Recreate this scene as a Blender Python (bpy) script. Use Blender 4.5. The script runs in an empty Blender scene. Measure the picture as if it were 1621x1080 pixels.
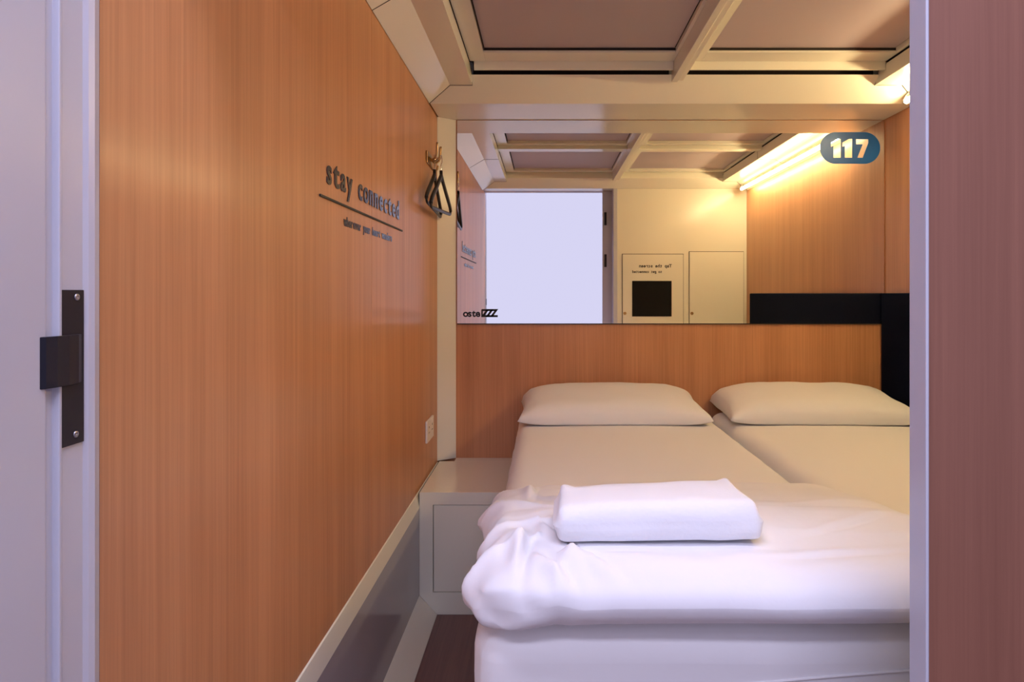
import bpy, bmesh, math, random
from mathutils import Vector, Matrix, noise

sc = bpy.context.scene
col = sc.collection
CZ = 1.2                      # camera height
F = 1015.0                    # focal length in pixels of the 1621 px wide frame

# ------------------------------------------------------------------ camera
cd = bpy.data.cameras.new('camera')
cam = bpy.data.objects.new('camera', cd)
col.objects.link(cam)
cd.sensor_width = 36.0
cd.lens = 36.0 * F / 1621.0
cd.shift_x = -53.5 / 1621.0
cd.shift_y = -75.0 / 1621.0
cd.clip_start = 0.02
cam.location = (0, 0, CZ)
cam.rotation_euler = (math.radians(90), 0, 0)
sc.camera = cam

# ------------------------------------------------------------------ world, exposure
world = bpy.data.worlds.new('world')
sc.world = world
world.use_nodes = True
bg = world.node_tree.nodes['Background']
bg.inputs[0].default_value = (0.73, 0.72, 1.0, 1)
bg.inputs[1].default_value = 1.0
sc.view_settings.view_transform = 'Standard'
sc.view_settings.look = 'None'
sc.view_settings.exposure = 0.0
sc.view_settings.gamma = 1.0
sc.view_settings.use_curve_mapping = False

LED_COLOR = (1.0, 0.78, 0.41)
LED_STRENGTH = 80.0
def area(name, loc, rot, sx, sy, power, color):
    l = bpy.data.lights.new(name, 'AREA')
    l.shape = 'RECTANGLE'; l.size = sx; l.size_y = sy
    l.energy = power; l.color = color
    o = bpy.data.objects.new(name, l)
    o.location = loc; o.rotation_euler = rot
    col.objects.link(o)
    return o
# cool lamp in the corridor ceiling just outside the doorway
area('corridor_lamp_and_fill', (0.0, 0.28, 2.90), (0, 0, 0), 1.4, 0.22, 31, (0.74, 0.74, 1.0))
# unseen fill light added over the far side, brightens the bed fronts
area('corridor_lamp_and_fill', (0.0, -0.95, 2.90), (0, 0, 0), 2.2, 0.3, 50, (0.74, 0.74, 1.0))

# ------------------------------------------------------------------ helpers
def H(h): return CZ + h

def mesh_obj(name, verts, faces, mat, parent=None, smooth=False, kind=None):
    me = bpy.data.meshes.new(name)
    me.from_pydata([tuple(v) for v in verts], [], faces)
    me.update()
    bm = bmesh.new(); bm.from_mesh(me)
    bmesh.ops.recalc_face_normals(bm, faces=bm.faces)
    bm.to_mesh(me); bm.free()
    if smooth:
        for p in me.polygons: p.use_smooth = True
    if mat is not None: me.materials.append(mat)
    o = bpy.data.objects.new(name, me)
    col.objects.link(o)
    if parent is not None:
        o.parent = parent
        o.matrix_parent_inverse = parent.matrix_world.inverted() if False else Matrix.Translation(-parent.location)
    if kind: o['kind'] = kind
    return o

def thing(name, label, cat, loc, group=None):
    o = bpy.data.objects.new(name, None)
    o.location = loc; o.empty_display_size = 0.05
    col.objects.link(o)
    o['label'] = label; o['category'] = cat
    if group: o['group'] = group
    return o

def tag(o, label, cat, group=None):
    o['label'] = label; o['category'] = cat
    if group: o['group'] = group
    return o

def bevel(o, w, seg=2):
    m = o.modifiers.new('bevel', 'BEVEL')
    m.width = w; m.segments = seg; m.limit_method = 'ANGLE'; m.angle_limit = math.radians(35)
    return o

def box_data(x0, x1, y0, y1, z0, z1, off=0):
    v = [(x0,y0,z0),(x1,y0,z0),(x1,y1,z0),(x0,y1,z0),(x0,y0,z1),(x1,y0,z1),(x1,y1,z1),(x0,y1,z1)]
    f = [(0,3,2,1),(4,5,6,7),(0,1,5,4),(1,2,6,5),(2,3,7,6),(3,0,4,7)]
    return v, [tuple(i+off for i in q) for q in f]

def boxes(name, lst, mat, parent=None, kind=None, bev=0):
    V, Fc = [], []
    for b in lst:
        v, f = box_data(*b, off=len(V))
        V += v; Fc += f
    o = mesh_obj(name, V, Fc, mat, parent, kind=kind)
    if bev: bevel(o, bev)
    return o

def prism(name, poly, axis, a, b, mat, parent=None, kind=None, bev=0):
    """poly: 2D points. axis 'y': (x,z) swept a..b in y; 'z': (x,y); 'x': (y,z)"""
    n = len(poly); V = []
    for t in (a, b):
        for p in poly:
            if axis == 'y': V.append((p[0], t, p[1]))
            elif axis == 'z': V.append((p[0], p[1], t))
            else: V.append((t, p[0], p[1]))
    Fc = [tuple(range(n)), tuple(range(2*n-1, n-1, -1))]
    for i in range(n):
        j = (i+1) % n
        Fc.append((i, j, n+j, n+i))
    o = mesh_obj(name, V, Fc, mat, parent, kind=kind)
    if bev: bevel(o, bev)
    return o

def tube_data(pts, r, seg=10, off=0, flat=None):
    """swept round (or oval) section along pts, capped"""
    pts = [Vector(p) for p in pts]
    V, Fc = [], []
    up = Vector((1, 0, 0))
    for i, p in enumerate(pts):
        if i == 0: t = pts[1]-pts[0]
        elif i == len(pts)-1: t = pts[-1]-pts[-2]
        else: t = pts[i+1]-pts[i-1]
        t.normalize()
        a = up - t*up.dot(t)
        if a.length < 1e-3: a = Vector((0, 0, 1)) - t*t.z
        a.normalize(); b = t.cross(a)
        rr = r[i] if isinstance(r, (list, tuple)) else r
        fa = flat or 1.0
        for k in range(seg):
            an = 2*math.pi*k/seg
            V.append(p + a*math.cos(an)*rr*fa + b*math.sin(an)*rr)
    for i in range(len(pts)-1):
        for k in range(seg):
            k2 = (k+1) % seg
            Fc.append((off+i*seg+k, off+i*seg+k2, off+(i+1)*seg+k2, off+(i+1)*seg+k))
    Fc.append(tuple(off+k for k in range(seg)))
    Fc.append(tuple(off+(len(pts)-1)*seg+k for k in reversed(range(seg))))
    return V, Fc

def tubes(name, paths, r, mat, parent=None, seg=10, flat=None):
    V, Fc = [], []
    for p in paths:
        v, f = tube_data(p, r, seg, len(V), flat)
        V += v; Fc += f
    return mesh_obj(name, V, Fc, mat, parent, smooth=True)

def smooth_path(pts, n=8):
    """Catmull-Rom"""
    P = [Vector(p) for p in pts]
    P = [2*P[0]-P[1]] + P + [2*P[-1]-P[-2]]
    out = []
    for i in range(1, len(P)-2):
        for k in range(n):
            t = k/n
            out.append(0.5*((2*P[i]) + (P[i+1]-P[i-1])*t + (2*P[i-1]-5*P[i]+4*P[i+1]-P[i+2])*t*t + (3*P[i]-P[i-1]-3*P[i+1]+P[i+2])*t**3))
    out.append(P[-2])
    return out

def axis_samples(a, b, r, n, m=6):
    s = []
    for k in range(m): s.append(a + r*(1-math.cos(math.pi/2*k/m)))
    for k in range(n+1): s.append(a+r + (b-a-2*r)*k/n)
    for k in range(m-1, -1, -1): s.append(b - r*(1-math.cos(math.pi/2*k/m)))
    return s

def rounded_box(name, lo, hi, r, n, mat, parent=None, deform=None, rr=None):
    lo = Vector(lo); hi = Vector(hi)
    ax = [axis_samples(lo[i], hi[i], r, n[i]) for i in range(3)]
    idx = {}; V = []; Fc = []
    def vid(i, j, k):
        key = (i, j, k)
        if key not in idx:
            p = Vector((ax[0][i], ax[1][j], ax[2][k]))
            c = Vector([min(max(p[q], lo[q]+r), hi[q]-r) for q in range(3)])
            d = p-c
            if d.length > 1e-9: p = c + d.normalized()*r
            if deform: p = deform(p)
            idx[key] = len(V); V.append(p)
        return idx[key]
    N = [len(a)-1 for a in ax]
    for i in range(N[0]):
        for j in range(N[1]):
            for k in (0, N[2]):
                Fc.append((vid(i,j,k), vid(i+1,j,k), vid(i+1,j+1,k), vid(i,j+1,k)))
    for i in range(N[0]):
        for k in range(N[2]):
            for j in (0, N[1]):
                Fc.append((vid(i,j,k), vid(i+1,j,k), vid(i+1,j,k+1), vid(i,j,k+1)))
    for j in range(N[1]):
        for k in range(N[2]):
            for i in (0, N[0]):
                Fc.append((vid(i,j,k), vid(i,j+1,k), vid(i,j+1,k+1), vid(i,j,k+1)))
    return mesh_obj(name, V, Fc, mat, parent, smooth=True)

def rot_cols(x, y, z):
    return Matrix((x, y, z)).transposed().to_4x4()
ON_LEFT = rot_cols((0,1,0), (0,0,1), (1,0,0))       # lettering read by someone facing the left wall
ON_FRONT = rot_cols((-1,0,0), (0,0,1), (0,1,0))     # ... facing the wall with the doorway
ON_BACK = rot_cols((1,0,0), (0,0,1), (0,-1,0))      # ... facing the mirror

_glyphs = {}
def glyph(ch, bold=0.0, depth=0.01):
    key = (ch, bold, depth)
    if key not in _glyphs:
        cu = bpy.data.curves.new('glyph', 'FONT')
        cu.body = ch; cu.size = 1.0; cu.extrude = depth; cu.offset = bold; cu.resolution_u = 4
        ob = bpy.data.objects.new('glyph', cu); col.objects.link(ob)
        dg = bpy.context.evaluated_depsgraph_get()
        me = bpy.data.meshes.new_from_object(ob.evaluated_get(dg))
        _glyphs[key] = ([v.co.copy() for v in me.vertices], [tuple(p.vertices) for p in me.polygons])
        bpy.data.objects.remove(ob); bpy.data.curves.remove(cu); bpy.data.meshes.remove(me)
    return _glyphs[key]

def lettering_run(name, text, origin, basis, advance, size, mat, parent, split=False, bold=0.0, depth=0.004, xs=1.0, partname='letter', slab=False):
    """monospaced lettering; advance and size in metres"""
    V, Fc = [], []
    for i, ch in enumerate(text):
        if ch == ' ': continue
        gv, gf = glyph(ch, bold, 0.5)
        xsn = [v.x for v in gv]; cx = (min(xsn)+max(xsn))/2; w = max(xsn)-min(xsn)
        sx = size*xs
        if slab and ch in 'tlir': sx *= 1.25
        loc = []
        for v in gv:
            p = Vector(((v.x-cx)*sx + (i+0.5)*advance, v.y*size, (v.z+0.5)*depth))
            loc.append(Vector(origin) + (basis @ p))
        if split:
            mesh_obj(partname, loc, gf, mat, parent)
        else:
            off = len(V); V += loc; Fc += [tuple(k+off for k in f) for f in gf]
    if not split:
        return mesh_obj(name, V, Fc, mat, parent)

def lettering(name, text, origin, basis, advance, size, mat, parent, split=False, **kw):
    """one mesh per word, or per letter when split"""
    i = 0; out = None
    for word in text.split(' '):
        o = Vector(origin) + basis.to_3x3() @ Vector((i*advance, 0, 0))
        r = lettering_run(name, word, o, basis, advance, size, mat, parent, split, **kw)
        out = out or r
        i += len(word)+1
    return out

# ------------------------------------------------------------------ materials
def principled(name, color, rough=0.5, metal=0.0, coat=0.0, coat_rough=0.1, spec=0.5, emission=None, strength=0.0):
    m = bpy.data.materials.new(name); m.use_nodes = True
    b = m.node_tree.nodes['Principled BSDF']
    b.inputs['Base Color'].default_value = (*color, 1)
    b.inputs['Roughness'].default_value = rough
    b.inputs['Metallic'].default_value = metal
    b.inputs['Coat Weight'].default_value = coat
    b.inputs['Coat Roughness'].default_value = coat_rough
    b.inputs['Specular IOR Level'].default_value = spec
    if emission:
        b.inputs['Emission Color'].default_value = (*emission, 1)
        b.inputs['Emission Strength'].default_value = strength
    return m

def wood(name, dark, light, rough=0.3, vertical=True, coat=0.25, scale=1.0, bump=0.05, coat_rough=0.2):
    m = principled(name, light, rough, coat=coat, coat_rough=coat_rough)
    nt = m.node_tree; N = nt.nodes; L = nt.links
    b = N['Principled BSDF']
    tc = N.new('ShaderNodeTexCoord')
    mp = N.new('ShaderNodeMapping'); L.new(tc.outputs['Object'], mp.inputs[0])
    mp.inputs['Scale'].default_value = (60*scale, 60*scale, 0.9) if vertical else (60*scale, 1.2, 60*scale)
    n1 = N.new('ShaderNodeTexNoise'); n1.inputs['Scale'].default_value = 2.2; n1.inputs['Detail'].default_value = 6; n1.inputs['Roughness'].default_value = 0.65
    L.new(mp.outputs[0], n1.inputs['Vector'])
    mp2 = N.new('ShaderNodeMapping'); L.new(tc.outputs['Object'], mp2.inputs[0])
    mp2.inputs['Scale'].default_value = (9, 9, 0.25) if vertical else (9, 0.3, 9)
    n2 = N.new('ShaderNodeTexNoise'); n2.inputs['Scale'].default_value = 1.3; n2.inputs['Detail'].default_value = 3
    L.new(mp2.outputs[0], n2.inputs['Vector'])
    mx = N.new('ShaderNodeMath'); mx.operation = 'MULTIPLY_ADD'; mx.inputs[1].default_value = 0.55
    L.new(n1.outputs['Fac'], mx.inputs[0])
    m2 = N.new('ShaderNodeMath'); m2.operation = 'MULTIPLY'; m2.inputs[1].default_value = 0.45
    L.new(n2.outputs['Fac'], m2.inputs[0]); L.new(m2.outputs[0], mx.inputs[2])
    cr = N.new('ShaderNodeValToRGB')
    cr.color_ramp.elements[0].position = 0.33; cr.color_ramp.elements[0].color = (*dark, 1)
    cr.color_ramp.elements[1].position = 0.62; cr.color_ramp.elements[1].color = (*light, 1)
    L.new(mx.outputs[0], cr.inputs[0]); L.new(cr.outputs[0], b.inputs['Base Color'])
    bp = N.new('ShaderNodeBump'); bp.inputs['Strength'].default_value = bump; bp.inputs['Distance'].default_value = 0.001
    L.new(n1.outputs['Fac'], bp.inputs['Height']); L.new(bp.outputs[0], b.inputs['Normal'])
    return m

def fabric(name, color, bump=0.25, wscale=14, rough=0.9):
    m = principled(name, color, rough, spec=0.2)
    nt = m.node_tree; N = nt.nodes; L = nt.links
    b = N['Principled BSDF']
    b.inputs['Sheen Weight'].default_value = 0.15 if color[0] > 0.1 else 0.0
    tc = N.new('ShaderNodeTexCoord')
    n1 = N.new('ShaderNodeTexNoise'); n1.inputs['Scale'].default_value = wscale; n1.inputs['Detail'].default_value = 5; n1.inputs['Distortion'].default_value = 0.6
    L.new(tc.outputs['Object'], n1.inputs['Vector'])
    bp = N.new('ShaderNodeBump'); bp.inputs['Strength'].default_value = bump; bp.inputs['Distance'].default_value = 0.01
    L.new(n1.outputs['Fac'], bp.inputs['Height']); L.new(bp.outputs[0], b.inputs['Normal'])
    return m

def terry(name, color):
    m = fabric(name, color, 0.12, 120)
    return m

M = {}
M['wood'] = wood('orange_wood_laminate', (0.44, 0.190, 0.083), (0.62, 0.295, 0.140), 0.45, coat=0.22, coat_rough=0.17)
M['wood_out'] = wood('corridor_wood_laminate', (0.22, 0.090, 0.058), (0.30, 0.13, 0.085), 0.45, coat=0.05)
M['floor'] = wood('brown_floor_laminate', (0.14, 0.060, 0.052), (0.21, 0.095, 0.080), 0.4, vertical=False, coat=0.1)
M['white'] = principled('gloss_white_panel', (0.84, 0.81, 0.69), 0.18, spec=0.5)
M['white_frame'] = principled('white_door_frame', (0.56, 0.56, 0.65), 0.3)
M['shaded_white'] = principled('shaded_white_skirting', (0.40, 0.38, 0.42), 0.12)  # white panel, its shade put into a grey base colour
M['ceil_panel'] = principled('mauve_ceiling_panel', (0.50, 0.42, 0.46), 0.55)
M['corridor'] = principled('corridor_paint', (0.70, 0.69, 0.74), 0.8)
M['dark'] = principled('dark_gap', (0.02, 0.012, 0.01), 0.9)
M['mirror'] = principled('mirror_silver', (0.93, 0.92, 0.90), 0.0, metal=1.0)
M['sheet'] = fabric('white_sheet', (0.82, 0.80, 0.80), 0.10, 9)
M['duvet'] = fabric('white_duvet_cotton', (0.84, 0.83, 0.86), 0.16, 11)
M['pillow'] = fabric('white_pillowcase', (0.83, 0.81, 0.79), 0.12, 12)
M['towel'] = terry('white_terry', (0.86, 0.86, 0.90))
M['navy'] = fabric('navy_vinyl', (0.0035, 0.007, 0.022), 0.05, 20, 0.9)
M['navy'].node_tree.nodes['Principled BSDF'].inputs['Specular IOR Level'].default_value = 0.06
M['black'] = principled('black_plastic', (0.012, 0.010, 0.012), 0.35)
M['black_metal'] = principled('black_painted_steel', (0.014, 0.014, 0.024), 0.42, spec=0.3)
M['steel'] = principled('brushed_steel', (0.45, 0.44, 0.48), 0.3, metal=1.0)
M['brass'] = principled('bronze_metal', (0.42, 0.27, 0.13), 0.3, metal=1.0)
M['chrome'] = principled('chrome_wire', (0.85, 0.80, 0.75), 0.15, metal=1.0)
M['letters'] = principled('dark_gloss_letters', (0.035, 0.03, 0.045), 0.12, spec=0.7)
M['ink'] = principled('black_print', (0.012, 0.010, 0.012), 0.6)
M['blue'] = principled('blue_vinyl_film', (0.012, 0.12, 0.42), 0.3, spec=0.25)
M['screen'] = principled('dark_display_glass', (0.008, 0.008, 0.008), 0.45, spec=0.12)
M['socket'] = principled('white_plastic', (0.80, 0.76, 0.72), 0.3)
M['led'] = principled('lit_lamp_diffuser', (0.9, 0.85, 0.75), 0.5, emission=LED_COLOR, strength=LED_STRENGTH)

# ------------------------------------------------------------------ dimensions
XL, XR = -0.482, 1.531       # side walls
YB = 2.90                    # back wall
YF = 0.90                    # inside face of the wall with the doorway
WT = 0.785                   # wall top above camera height

# ------------------------------------------------------------------ shell
boxes('floor', [(-3.2, 3.2, -1.5, 3.2, -0.08, 0.0)], M['floor'], kind='structure')
G = 0.0012
boxes('wall_left', [(XL-0.06, XL, 0.693, 1.775-G, H(-0.7475), H(WT)), (XL-0.06, XL, 1.775+G, YB+0.06, H(-0.7475), H(WT)),
                    (XL-0.06, XL-0.002, 0.693, YB+0.06, 0, H(0.9))], M['wood'], kind='structure')
boxes('wall_right', [(XR, XR+0.06, 0.88, YB+0.06, 0, H(0.9))], M['wood'], kind='structure')
boxes('wall_back', [(XL-0.06, XR+0.06, YB, YB+0.06, 0, H(0.95))], M['wood'], kind='structure')
# wall with the doorway: cream inside skin, header, wood cladding outside
boxes('wall_front', [(0.545, XR+0.06, YF-0.02, YF, 0, H(0.95)), (XL-0.06, 0.545, YF-0.10, YF, H(0.80), H(0.95))], M['white'], kind='structure')
boxes('wall_outside', [(0.4475, 3.2, 0.75, 0.7745, 0, 2.95), (0.547, 3.2, 0.7745, 0.878, 0, 2.95)], M['wood_out'], kind='structure')
boxes('wall_above_door', [(XL, 0.4475, 0.70, 0.795, H(0.80), 2.95)], M['corridor'], kind='structure')
# skirting under the left wall: bevelled top strip, recessed face, 45 degree toe
prism('baseboard_left', [(XL-0.05, H(-0.7475)), (XL, H(-0.7475)), (XL+0.003, H(-0.750)), (-0.4717, H(-0.800)), (XL-0.05, H(-0.800))], 'y', 0.70, YB-0.05, M['white'], kind='structure')
bl = prism('skirting_face', [(XL-0.05, H(-0.8005)), (-0.4720, H(-0.8005)), (-0.4720, H(-1.127)), (XL-0.05, H(-1.127))], 'y', 0.70, YB-0.05, M['shaded_white'])
bl.name = 'trim_1'; bl['kind'] = 'structure'
prism('trim_2', [(XL-0.05, H(-1.1272)), (-0.4717, H(-1.1272)), (-0.4057, H(-1.196)), (-0.4057, 0.0), (XL-0.05, 0.0)], 'y', 0.70, 2.392, M['white'], kind='structure')
# corner post between left wall and mirror
prism('trim_3', [(XL, YB-0.055), (XL, YB), (-0.406, YB), (-0.406, YB-0.002)], 'z', H(-0.743), H(WT), M['white'], kind='structure', bev=0.002)
# underside and sloped face of the boxed beam over the mirror
prism('trim_4', [(2.65, H(WT)), (YB, H(WT)), (YB, H(0.94)), (2.60, H(0.94)), (2.60, H(0.873)), (2.55, H(0.872))], 'x', XL+0.004, XR-0.002, M['white'], kind='structure', bev=0.0015)
# sloped face inside over the doorway
prism('trim_5', [(YF, H(0.80)), (YF+0.012, H(0.80)), (1.0, H(0.862)), (1.0, H(0.94)), (YF, H(0.94))], 'x', XL+0.004, XR-0.002, M['white'], kind='structure', bev=0.0015)
# sloped coves along both side walls with the flat soffit beside them
def cove(name, s, x_wall, x_in):
    xb = x_wall + s*0.095
    def rings(e=0.0):
        return [(x_wall+s*0.001, H(WT)-e), (xb+s*e, H(0.84)-e), (x_in+s*e, H(0.84)-e), (x_in+s*e, H(0.897)), (x_wall+s*0.001, H(0.94))]
    def end_y(k, kind):
        if kind == 'back': return (2.646, 2.583, 2.583, 2.547, 2.547)[k]
        if kind == 'front': return (0.918, 0.975, 0.975, 1.004, 1.004)[k]
        return kind
    def solid(nm, segs, e, mat, parent=None, kind='structure'):
        V, Fc = [], []
        poly = rings(e); n = len(poly)
        for (ka, da, kb, db) in segs:
            off = len(V)
            for kk, dd in ((ka, da), (kb, db)):
                for k, p in enumerate(poly): V.append((p[0], end_y(k, kk)+dd, p[1]))
            Fc.append(tuple(off+k for k in range(n))); Fc.append(tuple(off+k for k in range(2*n-1, n-1, -1)))
            for k in range(n):
                j = (k+1) % n
                Fc.append((off+k, off+j, off+n+j, off+n+k))
        return mesh_obj(nm, V, Fc, mat, parent, kind=kind)
    o = solid(name, [('front', 0.002, 1.7735, 0), (1.7765, 0, 'back', -0.002)], 0.0, M['white'])
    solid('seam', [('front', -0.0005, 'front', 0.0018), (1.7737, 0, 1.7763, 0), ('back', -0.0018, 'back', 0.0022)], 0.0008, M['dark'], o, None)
    return o
cove('trim_6', 1, XL+0.0005, -0.296)
cove('trim_7', -1, XR-0.0005, 1.325)
# long bar between the ceiling fields
boxes('trim_8', [(0.499, 0.522, 1.004, 2.546, H(0.84), H(0.93)), (0.522, 0.545, 1.004, 2.546, H(0.846), H(0.93))], M['white'], kind='structure', bev=0.0015)
# ceiling: slab with the dim panels and the frames that hold them
ceil = boxes('ceiling', [(XL-0.06, XR+0.06, 0.80, YB+0.06, H(0.952), H(1.0))], M['dark'], kind='structure')
cpos = []
for (xa, xb) in ((-0.2958, 0.4988), (0.5452, 1.3248)):
    for (ya, yb, last) in ((1.02, 1.79, 0), (1.87, 2.496, 1)):
        fr = 0.062
        x0, x1 = xa, xb
        # frame of the field
        boxes('ceiling_frame', [(x0, x0+fr, ya, yb, H(0.905), H(0.925)), (x1-0.012, x1, ya, yb, H(0.905), H(0.925)),
               (x0+fr, x1-0.012, yb-0.09, yb, H(0.905), H(0.925)), (x0+fr, x1-0.012, ya, ya+0.05, H(0.905), H(0.925))], M['white'], ceil, bev=0.001)
        boxes('ceiling_panel', [(x0+fr+0.004, x1-0.016, ya+0.054, yb-0.0945, H(0.922), H(0.932))], M['ceil_panel'], ceil)
        boxes('gap_shade', [(x0+fr, x1-0.012, yb-0.0925, yb-0.0902, H(0.913), H(0.9218)), (x0+fr+0.0002, x0+fr+0.0035, ya+0.052, yb-0.0925, H(0.914), H(0.9218))], M['dark'], ceil)  # dark strips standing in for the shade around each panel
boxes('cross_bar', [(-0.2945, 0.498, 1.795, 1.865, H(0.885), H(0.925)), (0.546, 1.3235, 1.795, 1.865, H(0.885), H(0.925))], M['white'], ceil, bev=0.0015)
boxes('slot_fascia', [(-0.28, 0.498, 2.497, 2.504, H(0.872), H(0.93)), (0.546, 1.3235, 2.497, 2.504, H(0.872), H(0.93))], M['white'], ceil, bev=0.001)

boxes('slot_shade', [(-0.294, 0.498, 2.592, 2.598, H(0.8745), H(0.945)), (0.546, 1.3235, 2.592, 2.598, H(0.8745), H(0.945)), (-0.294, 0.498, 2.506, 2.592, H(0.930), H(0.94)), (0.546, 1.3235, 2.506, 2.592, H(0.930), H(0.94))], M['dark'], ceil)  # dark sheets added to deepen the shade inside the slot

# ------------------------------------------------------------------ doorway frame
# left side: moulded upright, then the flat leaf of the sliding door facing the corridor
prism('door_1', [(XL-0.05, 0.6925), (XL, 0.6925), (-0.4775, 0.679), (-0.4790, 0.672), (XL, 0.667), (XL, 0.637), (-0.4795, 0.6355), (-0.4795, 0.632), (-0.4855, 0.6305), (-0.4855, 0.6215), (XL-0.05, 0.6215)], 'z', 0, 2.9, M['white_frame'], kind='structure', bev=0.0008)
leaf = boxes('wall_outside_left', [(-3.2, -0.4815, 0.560, 0.6205, 0, 2.95)], M['white_frame'], kind='structure', bev=0.004)
leaf.location.y += 0.0
jr = prism('door_2', [(0.443, 0.747), (0.4470, 0.747), (0.4470, 0.775), (0.5445, 0.775), (0.5445, 0.905), (0.515, 0.905), (0.515, 0.782), (0.443, 0.782)], 'z', 0, H(0.80), M['white_frame'], kind='structure', bev=0.0015)
for hh in (0.589, 0.262):
    boxes('hinge', [(0.4560, 0.474, 0.7825, 0.797, H(hh-0.055), H(hh+0.045))], M['black_metal'], jr, bev=0.002)

# ------------------------------------------------------------------ corridor outside the capsule
boxes('wall_corridor', [(-3.2, -1.25, -1.5, -1.35, 0, 2.95), (1.15, 3.2, -1.5, -1.35, 0, 2.95), (-1.25, 1.15, -1.5, -1.35, 0, 0.45), (-1.25, 1.15, -1.5, -1.35, 2.55, 2.95)], M['corridor'], kind='structure')
boxes('ceiling_corridor', [(-3.2, 3.2, -1.5, 0.80, 2.95, 3.05)], M['corridor'], kind='structure')
boxes('wall_corridor_ends', [(-3.25, -3.2, -1.5, 0.9, 0, 2.95), (3.2, 3.25, -1.5, 0.9, 0, 2.95)], M['corridor'], kind='structure')

# ------------------------------------------------------------------ latch plate on the door frame
lp = thing('strike_plate', 'black steel strike plate with curved lip on the white door frame', 'strike plate', (XL+0.001, 0.65, H(-0.075)))
boxes('plate', [(XL+0.0003, XL+0.0022, 0.6355, 0.6665, H(-0.1535), H(0.0038))], M['black_metal'], lp, bev=0.0006)
lip = [(-0.4795, 0.6625), (-0.4770, 0.655), (-0.4755, 0.640), (-0.4758, 0.625), (-0.4785, 0.614), (-0.4835, 0.6075), (-0.4895, 0.6045),
       (-0.4905, 0.6075), (-0.4855, 0.6105), (-0.4812, 0.616), (-0.4790, 0.626), (-0.4787, 0.640), (-0.4797, 0.6555)]
prism('lip', lip, 'z', H(-0.0915), H(-0.0415), M['black_metal'], lp, bev=0.0006)
def screw(y, h):
    V, Fc = [], []
    n = 16; r = 0.0036
    c = Vector((XL+0.0022, y, H(h)))
    for ring, (rad, hx) in enumerate(((r, 0.0), (r, 0.0006), (r*0.7, 0.0013), (r*0.35, 0.0013), (r*0.35, 0.0006))):
        for k in range(n):
            a = 2*math.pi*k/n
            V.append(c + Vector((hx, rad*math.cos(a), rad*math.sin(a))))
    for ring in range(4):
        for k in range(n):
            k2 = (k+1) % n
            Fc.append((ring*n+k, ring*n+k2, (ring+1)*n+k2, (ring+1)*n+k))
    Fc.append(tuple(4*n+k for k in range(n))); Fc.append(tuple(range(n)))
    return mesh_obj('screw', V, Fc, M['steel'], lp, smooth=True)
screw(0.6560, -0.0035); screw(0.6545, -0.1435)

# ------------------------------------------------------------------ mirror with its stickers
mir = thing('wall_mirror', 'wide frameless mirror on the back wall above the wooden headboard panel', 'mirror', (0.56, YB-0.004, H(-0.134)))
boxes('mirror_glass', [(-0.400, XR-0.004, YB-0.006, YB-0.0005, H(-0.1345), H(WT-0.003))], M['mirror'], mir)
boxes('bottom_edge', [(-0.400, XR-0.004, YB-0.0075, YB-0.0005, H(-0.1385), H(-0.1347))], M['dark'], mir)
# number film: pill outline with the numerals cut out of it
def pill_film():
    cu = bpy.data.curves.new('film', 'CURVE'); cu.dimensions = '2D'; cu.fill_mode = 'BOTH'; cu.extrude = 0.0004
    def poly(pts):
        s = cu.splines.new('POLY'); s.points.add(len(pts)-1)
        for i, p in enumerate(pts): s.points[i].co = (p[0], p[1], 0, 1)
        s.use_cyclic_u = True
    x0, x1, y0, y1 = 1.237, 1.509, 0.586, 0.729
    r = (y1-y0)/2; cy = (y0+y1)/2
    pts = []
    for k in range(25):
        a = -math.pi/2 + math.pi*k/24; pts.append((x1-r+r*math.cos(a), cy+r*math.sin(a)))
    for k in range(25):
        a = math.pi/2 + math.pi*k/24; pts.append((x0+r+r*math.cos(a), cy+r*math.sin(a)))
    poly(pts)
    s = 1/350.0
    def P(px, py): return ((px-864)*s, (465-py)*s)
    one = lambda dx: [P(a+dx, b) for a, b in ((1318.3,250.3),(1330,250.3),(1330,220.5),(1325,220.5),(1314.5,226.5),(1314.5,233),(1318.3,231.5))]
    poly(one(0)); poly(one(18))
    poly([P(a, b) for a, b in ((1354,221),(1373.5,221),(1373.5,227),(1364.5,250.3),(1356,250.3),(1364.5,229),(1354,229))])
    ob = bpy.data.objects.new('film', cu); col.objects.link(ob)
    me = bpy.data.meshes.new_from_object(ob.evaluated_get(bpy.context.evaluated_depsgraph_get()))
    V = [Vector((v.co.x, YB-0.0064-v.co.z, H(v.co.y))) for v in me.vertices]
    Fc = [tuple(p.vertices) for p in me.polygons]
    bpy.data.objects.remove(ob)
    return V, Fc
v, f = pill_film()
nf = mesh_obj('number_sticker', v, f, M['blue'], mir)
nf['label'] = 'blue rounded sticker with the number 117 cut out of it'
lg = lettering('logo_sticker', 'ostel', (-0.371, YB-0.0062, H(-0.1035)), ON_BACK, 0.0185, 0.044, M['ink'], mir, bold=0.035, depth=0.0006, xs=1.0)
lg['label'] = 'small black lettering at the lower left corner'
lettering('logo_sticker', 'ZZZ', (-0.2835, YB-0.0062, H(-0.1035)), ON_BACK, 0.0200, 0.046, M['ink'], mir, bold=0.055, depth=0.0008, xs=1.0)

# ------------------------------------------------------------------ navy pad on the right wall
pad = rounded_box('wall_pad', (XR-0.020, 1.03, H(-0.52)), (XR-0.0005, YB-0.008, H(0.002)), 0.008, (2, 30, 12), M['navy'])
tag(pad, 'dark navy padded strip running along the right wooden wall above the beds', 'wall pad')

# ------------------------------------------------------------------ lamp in the right cove
lamp = thing('strip_lamp', 'long lit strip lamp in the cove at the top of the right wall', 'strip lamp', (1.47, 1.8, H(0.80)))
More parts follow.
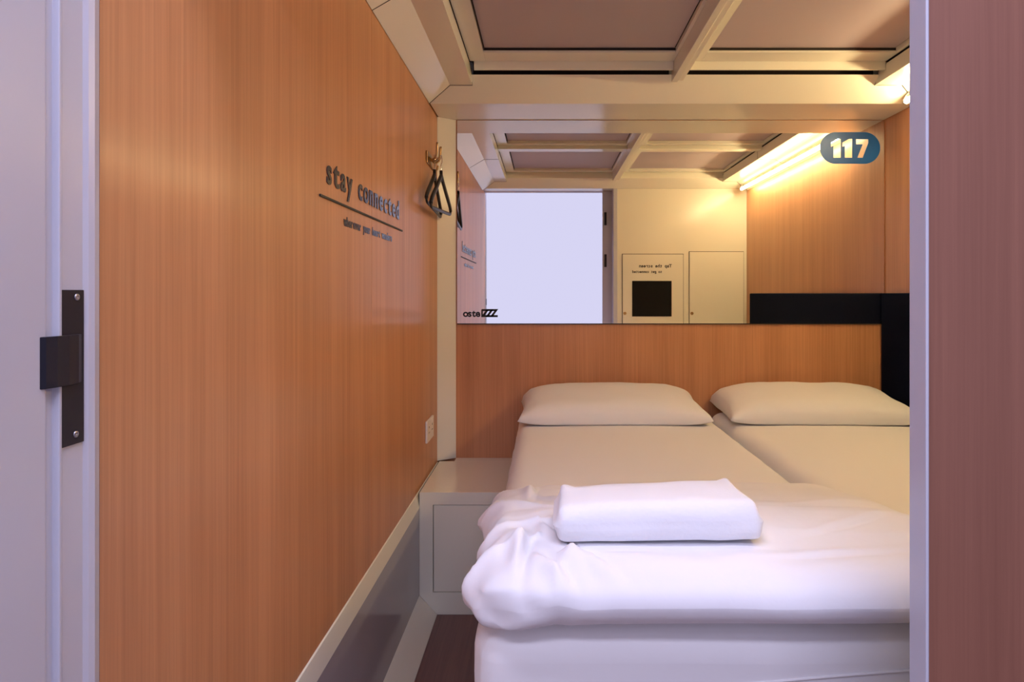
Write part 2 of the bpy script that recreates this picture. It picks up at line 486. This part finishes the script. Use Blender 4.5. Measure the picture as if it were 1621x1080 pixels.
# runs parallel to the sloped cove face
ax, az = XR-0.0005, H(WT); bx_, bz = XR-0.0955, H(0.84)
dx, dz = (bx_-ax), (bz-az); ln = math.hypot(dx, dz); dx /= ln; dz /= ln; nx, nz = dz, -dx
if nz > 0: nx, nz = -nx, -nz
def cv(t, d): return (ax+dx*t+nx*d, az+dz*t+nz*d)
prism('housing', [cv(0.049, 0.001), cv(0.065, 0.001), cv(0.065, 0.026), cv(0.049, 0.026)], 'y', 1.00, 2.60, M['white'], lamp)
prism('diffuser', [cv(0.057+0.010*math.cos(math.radians(a)), 0.0365+0.010*math.sin(math.radians(a))) for a in range(0, 360, 20)], 'y', 1.01, 2.59, M['led'], lamp)
for y0 in (0.990, 2.600):
    prism('end_cap', [cv(0.045, 0.001), cv(0.069, 0.001), cv(0.069, 0.040), cv(0.063, 0.048), cv(0.051, 0.048), cv(0.045, 0.040)], 'y', y0, y0+0.009, M['socket'], lamp)

# ------------------------------------------------------------------ lettering on the left wall
sg = thing('wall_lettering', 'dark raised lettering with a long underline on the left wooden wall', 'lettering', (XL+0.003, 1.75, H(0.22)))
lettering('', 'stay', (XL+0.0005, 1.398, H(0.244)), ON_LEFT, 0.0495, 0.083, M['letters'], sg, split=True, bold=0.022, depth=0.002, xs=1.05, slab=True)
lettering('', 'connected', (XL+0.0005, 1.636, H(0.244)), ON_LEFT, 0.0520, 0.083, M['letters'], sg, split=True, bold=0.022, depth=0.002, xs=1.05, slab=True)
boxes('underline', [(XL+0.0005, XL+0.0035, 1.363, 2.145, H(0.2075), H(0.2125))], M['ink'], sg)
lettering('small_word', 'wherever your heart wanders', (XL+0.0005, 1.530, H(0.163)), ON_LEFT, 0.0176, 0.031, M['letters'], sg, bold=0.035, depth=0.001)

# ------------------------------------------------------------------ wall hook and hangers
HY, HH = 2.63, 0.555
hk = thing('coat_hook', 'bronze pronged coat hook on the left wall above the hangers', 'coat hook', (XL+0.002, HY, H(HH)))
rounded_box('back_plate', (XL+0.0005, HY-0.055, H(HH-0.028)), (XL+0.007, HY+0.055, H(HH+0.022)), 0.003, (1, 6, 4), M['brass'], hk)
for dy, up, out in ((-0.04, 0.055, 0.040), (0.0, 0.045, 0.045), (0.04, 0.058, 0.040)):
    pts = smooth_path([(XL+0.006, HY+dy*0.6, H(HH)), (XL+0.022, HY+dy*0.8, H(HH-0.012)), (XL+out, HY+dy, H(HH+0.004)), (XL+out+0.004, HY+dy*1.15, H(HH+up))], 6)
    tubes('prong', [pts], 0.0042, M['brass'], hk, 8)
pts = smooth_path([(XL+0.006, HY, H(HH-0.02)), (XL+0.016, HY, H(HH-0.045)), (XL+0.034, HY, H(HH-0.048)), (XL+0.040, HY, H(HH-0.030))], 6)
tubes('lower_prong', [pts], 0.004, M['brass'], hk, 8)

def hanger(label, x, y, hb, yaw, roll):
    t = thing('clothes_hanger', label, 'clothes hanger', (x, y, H(hb)), 'black hangers on the left wall hook')
    R = Matrix.Rotation(yaw, 4, 'Z') @ Matrix.Rotation(roll, 4, 'X')
    def T(pts): return [Vector((x, y, H(hb))) + R @ Vector((0, p[0], p[1])) for p in pts]
    sh = smooth_path([(0, 0.0, -0.012), (0, 0.020, -0.026), (0, 0.085, -0.068), (0, 0.165, -0.118), (0, 0.190, -0.142)], 6)
    right = [(p.y, p.z) for p in sh]; left = [(-a, b) for a, b in right]
    # one closed body: shoulders and the trouser bar
    bar = [(-0.190, -0.142), (-0.182, -0.154), (-0.165, -0.157), (0.0, -0.157), (0.165, -0.157), (0.182, -0.154), (0.190, -0.142)]
    V, Fc = [], []
    for path, r in ((T(right), 0.0115), (T(left), 0.0115), (T([(q[0], q[1]) for q in bar]), 0.0075), (T([(0, 0.008), (0, -0.034)]), 0.011)):
        v, f = tube_data(path, r, 10, len(V), 0.6); V += v; Fc += f
    mesh_obj('frame', V, Fc, M['black'], t, smooth=True)
    hkp = [(0.0, 0.004), (0.0, 0.022), (0.004, 0.034), (0.018, 0.044), (0.020, 0.060), (0.006, 0.071), (-0.010, 0.066), (-0.016, 0.052)]
    hp = smooth_path([Vector((0, a, b)) for a, b in hkp], 6)
    tubes('hook', [T([(p.y, p.z) for p in hp])], 0.0022, M['chrome'], t, 8)
    return t
hanger('black hanger on the left wall hook, the outer of the two', XL+0.052, HY+0.004, 0.497, math.radians(-3), math.radians(2.5))
hanger('black hanger on the left wall hook, the one nearer the wall', XL+0.026, HY-0.004, 0.499, math.radians(1), math.radians(-2.5))

# ------------------------------------------------------------------ power socket
so = thing('power_socket', 'small white power socket low on the left wooden wall near the corner', 'power socket', (XL+0.003, 2.632, H(-0.555)))
rounded_box('face_plate', (XL+0.0004, 2.560, H(-0.600)), (XL+0.0095, 2.706, H(-0.512)), 0.003, (1, 4, 4), M['socket'], so)
for yy in (2.600, 2.668):
    boxes('socket_hole', [(XL+0.0090, XL+0.0098, yy-0.004, yy+0.004, H(-0.546), H(-0.538)), (XL+0.0090, XL+0.0098, yy-0.010, yy-0.004, H(-0.566), H(-0.561)), (XL+0.0090, XL+0.0098, yy+0.004, yy+0.010, H(-0.566), H(-0.561))], M['ink'], so)
    boxes('rocker_switch', [(XL+0.0090, XL+0.0115, yy-0.006, yy+0.006, H(-0.530), H(-0.519))], M['socket'], so, bev=0.0008)

# ------------------------------------------------------------------ bedside box with flap door
ns = thing('bedside_cabinet', 'glossy white built-in bedside box with a flush door beside the left bed', 'cabinet', (-0.29, 2.64, 0))
NX0, NX1, NY = -0.4715, -0.128, 2.394
c = 0.066
outer = [(NX0, H(-0.743)), (NX1, H(-0.743)), (NX1, 0.001), (NX0+c, 0.001), (NX0, H(-1.127))]
# face frame with an opening for the door
dx0, dx1, dz0, dz1 = -0.4215, -0.160, H(-1.116), H(-0.789)
V = []; Fc = []
ring_o = [(NX0, H(-0.743)), (NX1, H(-0.743)), (NX1, 0.001), (NX0+c, 0.001), (NX0, H(-1.127))]
ring_i = [(dx0, dz1), (dx1, dz1), (dx1, dz0), (dx0+0.0, dz0), (dx0, dz0+0.02)]
for y in (NY, NY+0.018):
    for p in ring_o: V.append((p[0], y, p[1]))
    for p in ring_i: V.append((p[0], y, p[1]))
for k in range(5):
    j = (k+1) % 5
    Fc.append((k, j, 5+j, 5+k)); Fc.append((10+k, 15+k, 15+j, 10+j))
    Fc.append((k, 10+k, 10+j, j)); Fc.append((5+k, 5+j, 15+j, 15+k))
mesh_obj('face_frame', V, Fc, M['white'], ns)
bevel(boxes('top', [(NX0, NX1, NY+0.0001, YB-0.0585, H(-0.757), H(-0.7425)), (-0.405, NX1, YB-0.0584, YB-0.001, H(-0.757), H(-0.7425))], M['white'], ns), 0.001)
boxes('body', [(NX0+c, NX1, NY+0.03, YB-0.002, 0.002, H(-0.760))], M['white'], ns)
dr = boxes('door', [(dx0+0.0025, dx1-0.0025, NY+0.0015, NY+0.017, dz0+0.0025, dz1-0.0025)], M['white'], ns, bev=0.0008)
boxes('door_gap', [(dx0-0.001, dx1+0.001, NY+0.019, NY+0.022, dz0-0.001, dz1+0.001)], M['dark'], ns)

# ------------------------------------------------------------------ cabinets in the doorway wall (seen in the mirror)
def cabinet(label, x0, x1, top, lockx):
    t = thing('wall_cabinet', label, 'wall cabinet', ((x0+x1)/2, YF+0.002, H(-0.4)))
    boxes('shadow_gap', [(x0-0.004, x1+0.004, YF+0.0003, YF+0.0012, H(-0.46), H(top+0.004))], M['dark'], t)
    d = boxes('door', [(x0, x1, YF+0.0014, YF+0.0095, H(-0.456), H(top))], M['white'], t, bev=0.001)
    V, Fc = [], []
    n = 18
    for rad, yy in ((0.012, 0.0097), (0.012, 0.013), (0.009, 0.015), (0.004, 0.015), (0.004, 0.0135)):
        for k in range(n):
            a = 2*math.pi*k/n; V.append((lockx+rad*math.cos(a), YF+yy, H(-0.15)+rad*math.sin(a)))
    for r_ in range(4):
        for k in range(n):
            k2 = (k+1) % n; Fc.append((r_*n+k, r_*n+k2, (r_+1)*n+k2, (r_+1)*n+k))
    Fc.append(tuple(4*n+k for k in range(n)))
    mesh_obj('lock', V, Fc, M['brass'], d, smooth=True)
    return t
c1 = cabinet('cream wall cabinet door with the black touch screen, seen in the mirror', 0.585, 1.046, 0.300, 0.602)
cabinet('plain cream wall cabinet door beside the screen, seen in the mirror', 1.094, 1.505, 0.318, 1.112)
boxes('touch_screen', [(0.657, 0.957, YF+0.0097, YF+0.0125, H(-0.174), H(0.097))], M['screen'], c1, bev=0.001)
lettering('printed_word', 'Tap the screen', (0.957, YF+0.0097, H(0.200)), ON_FRONT, 0.0178, 0.034, M['ink'], c1, bold=0.03, depth=0.0006)
lettering('printed_word', 'to get connected', (0.885, YF+0.0097, H(0.158)), ON_FRONT, 0.0142, 0.028, M['ink'], c1, bold=0.03, depth=0.0006)

# ------------------------------------------------------------------ beds
TOP = H(-0.52)
def nz_(p, s, seed): return noise.noise(Vector((p[0]*s+seed, p[1]*s-seed, p[2]*s+2*seed)))
def ridge(p, ax_, s, seed):
    """long soft fold: ridged noise stretched along one axis"""
    q = Vector((p.x*s, p.y*s, p.z*s)); q[ax_] *= 0.25
    return 1-abs(noise.noise(q+Vector((seed, seed*2, 0))))*2

def make_bed(label_b, x0, x1, seed):
    bs = boxes('bed_base', [(x0+0.01, x1-0.01, 1.03, YB-0.06, 0.001, TOP-0.211)], M['white'], bev=0.003)
    tag(bs, 'white platform base under the ' + label_b, 'bed base')
    mt = thing('mattress', 'white sheeted mattress of the ' + label_b, 'mattress', ((x0+x1)/2, 1.9, TOP-0.21))
    def d(p):
        # slight crown, bulging sides, sheet creases at the edges
        u = (p.x-x0)/(x1-x0)
        k = max(0, 1-abs(p.z-(TOP-0.1))/0.1)
        e = min(u, 1-u)
        if p.z > TOP-0.03:
            p = p + Vector((0, 0, 0.004*math.sin(math.pi*u) + 0.0012*nz_(p, 5, seed)))
        if e < 0.06:
            s = -1 if u < 0.5 else 1
            p = p + Vector((s*(0.003*k + 0.0035*nz_(Vector((0, p.y*1.5, p.z)), 9, seed)), 0, 0))
        if p.y < 1.02:
            zz = (TOP-p.z)
            p = p + Vector((0, -0.004*math.sin(min(1, zz/0.2)*math.pi) + 0.003*nz_(Vector((p.x*0.6, 0, p.z*2)), 7, seed), 0))
            # elastic hem rising to the right
            hz = TOP-0.088-0.030*(1-u)
            p.y += -0.004*math.exp(-((p.z-hz)/0.004)**2)
        return p
    rounded_box('fitted_sheet', (x0, 1.0, TOP-0.21), (x1, YB-0.05, TOP), 0.055, (34, 60, 60), M['sheet'], mt, d)
    # elastic hem of the sheet, pulled up towards its right corner
    pts = smooth_path([(x0+(x1-x0)*t, 0.9955, TOP-0.104+0.052*t**1.6+0.0015*math.sin(t*40)) for t in (0.30, 0.42, 0.55, 0.68, 0.80, 0.90)], 8)
    tubes('sheet_hem', [pts], 0.0022, M['sheet'], mt, 8)
make_bed('left bed, the one with the duvet and towel', -0.115, 0.705, 3.1)
make_bed('right bed beside the navy wall pad', 0.722, XR-0.024, 8.3)

# pillows
def pillow(label, xc, yc, w, dpt, t, seed, rotz=0.0, tilt=0.0, mat='pillow'):
    n, m = 64, 44
    V, Fc = [], []
    Rz = Matrix.Rotation(rotz, 3, 'Z')
    def pt(i, j, side):
        u = -1 + 2*i/n; v = -1 + 2*j/m
        uu = math.sin(u*math.pi/2)*0.35 + u*0.65; vv = math.sin(v*math.pi/2)*0.35 + v*0.65
        f = max(0.0, (1-abs(uu)**5.0)*(1-abs(vv)**5.5))**0.38
        pin = 1-0.045*(1-abs(vv)**2)*abs(uu)**4
        pinv = 1-0.05*(1-abs(uu)**2)*abs(vv)**4
        x = uu*w/2*pin; y = vv*dpt/2*pinv
        if side > 0:
            z = 0.012 + t*f*(0.80+0.20*vv-0.07*abs(uu)**2) + 0.004*f*nz_(Vector((x, y, 0)), 9, seed) + 0.0035*f*(1-f)*4*nz_(Vector((x*3, y, 0)), 14, seed)
        else:
            z = 0.012 - 0.010*min(1, f*2)
        z += 0.010*max(0, abs(uu)-0.75)*4*max(0, abs(vv)-0.6)*2
        p = Rz @ Vector((x, y, 0))
        return Vector((xc+p.x, yc+p.y, TOP+0.004+z + tilt*(vv+1)*0.5*dpt))
    top = [[0]*(m+1) for _ in range(n+1)]; bot = [[0]*(m+1) for _ in range(n+1)]
    for i in range(n+1):
        for j in range(m+1):
            top[i][j] = len(V); V.append(pt(i, j, 1))
            if i in (0, n) or j in (0, m): bot[i][j] = top[i][j]
            else:
                bot[i][j] = len(V); V.append(pt(i, j, -1))
    for i in range(n):
        for j in range(m):
            Fc.append((top[i][j], top[i+1][j], top[i+1][j+1], top[i][j+1]))
            Fc.append((bot[i][j], bot[i][j+1], bot[i+1][j+1], bot[i+1][j]))
    o = mesh_obj('pillow', V, Fc, M[mat], None, smooth=True)
    tag(o, label, 'pillow', 'white pillows at the head of the beds')
    return o
pillow('white pillow at the head of the left bed', 0.272, 2.680, 0.765, 0.385, 0.117, 1.7, 0.0, 0.035)
pillow('white pillow at the head of the right bed beside the navy pad', 1.112, 2.685, 0.765, 0.385, 0.117, 5.2, math.radians(-2), 0.035)

# folded duvet across the foot of the left bed
DB, DT = TOP+0.008, 0.096
def mattress_top(x, y):
    r = 0.055; ex = max(0.0, -0.115+r-x); ey = max(0.0, 1.0+r-y)
    d = math.hypot(ex, ey)
    return TOP+0.0055-r+math.sqrt(max(0.0, r*r-d*d)) if d < r else -9.0
def duvet_def(p):
    x0, x1, y0, y1 = -0.118, 0.80, 0.965, 1.64
    u = (p.x-x0)/(x1-x0); v = (p.y-y0)/(y1-y0)
    zt = (p.z-DB)/DT
    # thins towards its back edge and right end
    th = 1.0 - 1.12*max(0, v-0.42)
    er = max(0, (u-0.78)/0.22); th *= 1-0.42*er**2
    el = max(0, (0.16-u)/0.16); th *= 1-0.30*el**2
    z = DB + zt*DT*th
    x, y = p.x, p.y
    # outline: back edge curves forward at the right, skewed a little on the left
    y -= 0.30*max(0, (u-0.82)/0.18)**2*v
    y -= 0.05*max(0, (0.30-u)/0.30)*v
    # front bulge
    y -= 0.018*math.sin(min(1, max(0, zt))*math.pi)*(1-v)**3*math.sin(math.pi*min(1, max(0, u*1.0)))**0.5
    # left side: loose corner and gathers
    if u < 0.26:
        g = (0.26-u)/0.26
        ky = [(0.96, 0.050), (1.00, 0.006), (1.06, -0.020), (1.16, 0.002), (1.30, -0.002), (1.45, -0.022), (1.54, -0.004), (1.64, 0.034), (1.8, 0.05)]
        off = 0.0
        for (a0, o0), (a1, o1) in zip(ky, ky[1:]):
            if a0 <= p.y < a1:
                t = (p.y-a0)/(a1-a0); t = t*t*(3-2*t); off = o0+(o1-o0)*t
        x += g*g*off
        r1 = noise.noise(Vector((x*6, y*22, z*30+4)))
        r2 = noise.noise(Vector((x*14, y*9+x*20, z*12)))
        x += g*g*0.016*r1
        z += g*(0.010*r2 + 0.007*r1)*(0.3+zt)
        y += g*0.010*noise.noise(Vector((x*20, z*30, 3)))
        z -= g*g*0.016*(1-zt)
        an = math.atan2(p.y-1.20, p.x-0.14); rad = math.hypot(p.y-1.20, p.x-0.14)
        fold = (1-abs(math.sin(an*6.0+1.6*noise.noise(Vector((x*5, y*5, 2))))))**2.5
        z += 0.011*fold*min(1, g*1.6)*min(1, rad/0.12)*(0.25+0.75*zt)
        x -= 0.006*fold*g
    q = Vector((x, y, z))
    amp = 0.0045*(0.4+zt)
    z += amp*(ridge(q, 0, 6.5, 2.3)-0.6)*(0.6+0.6*(1-u))
    z += 0.0035*zt*noise.noise(Vector((x*9, y*12, 1.1)))
    y += -0.004*(1-v)*ridge(Vector((x*0.7, y, z*1.6)), 0, 10, 6.1)
    # a few distinct creases (x, y, angle, length, depth)
    for (cx, cy, an, ll, dp) in ((0.03, 1.10, 1.9, 0.16, 0.016), (-0.03, 1.06, 1.5, 0.14, 0.014), (0.08, 1.02, 2.3, 0.10, 0.010), (0.09, 1.32, 1.2, 0.22, 0.009), (0.56, 1.16, 0.5, 0.2, 0.005), (0.45, 1.02, 0.1, 0.25, 0.004), (-0.02, 1.48, 1.5, 0.14, 0.008), (0.02, 1.00, 2.2, 0.09, 0.010)):
        ax_, ay = math.cos(an), math.sin(an)
        al = (x-cx)*ax_+(y-cy)*ay; ac = -(x-cx)*ay+(y-cy)*ax_
        e = math.exp(-(al/ll*2)**2)
        z += dp*e*zt*(math.exp(-((ac-0.014)/0.014)**2)-math.exp(-(ac/0.009)**2))
    if -0.01 < x < 0.39 and 1.03 < y < 1.22: z = min(z, DB+DT+0.0005)
    z = max(z, mattress_top(x, y)+0.002)
    if u > 0.05 and y < 1.06: z = max(z, DB-0.002)
    return Vector((x, y, z))
dv = rounded_box('duvet', (-0.118, 0.965, DB), (0.80, 1.64, DB+DT), 0.0478, (170, 120, 4), M['duvet'], None, duvet_def)
tag(dv, 'thick white duvet folded across the foot of the left bed', 'duvet')

# folded towel on the duvet
TB = DB+DT+0.002
def towel_def(p):
    x0, x1, y0, y1 = 0.010, 0.372, 1.050, 1.205
    u = (p.x-x0)/(x1-x0); v = (p.y-y0)/(y1-y0); zt = (p.z-TB)/0.064
    x, y, z = p
    # soft fold layers at both ends
    for s, e in ((-1, max(0, 1-u/0.05)), (1, max(0, 1-(1-u)/0.05))):
        x += -s*0.006*e*abs(math.sin(zt*math.pi*2.0))
    if u > 0.85: x -= 0.022*zt*(u-0.85)/0.15*(0.4+v)
    if u < 0.12: x += 0.012*zt*v*(0.12-u)/0.12
    z += 0.004*math.sin(u*math.pi)*zt + 0.0022*noise.noise(Vector((x*16, y*18, 0))) + 0.006*(u-0.5)*zt
    y += 0.004*noise.noise(Vector((x*14, 0, z*22))) + 0.012*(u-0.4)
    z += 0.016*zt*max(0, (v-0.6)/0.4)*(max(0, 1-abs(u-0.02)/0.10)+0.6*max(0, 1-abs(u-0.97)/0.12))
    z -= 0.008*max(0, v-0.7)/0.3*zt*(1-u)
    return Vector((x, y, z))
tw = rounded_box('folded_towel', (0.010, 1.050, TB), (0.372, 1.205, TB+0.064), 0.026, (90, 40, 16), M['towel'], None, towel_def)
tag(tw, 'white folded towel lying on top of the duvet', 'towel')
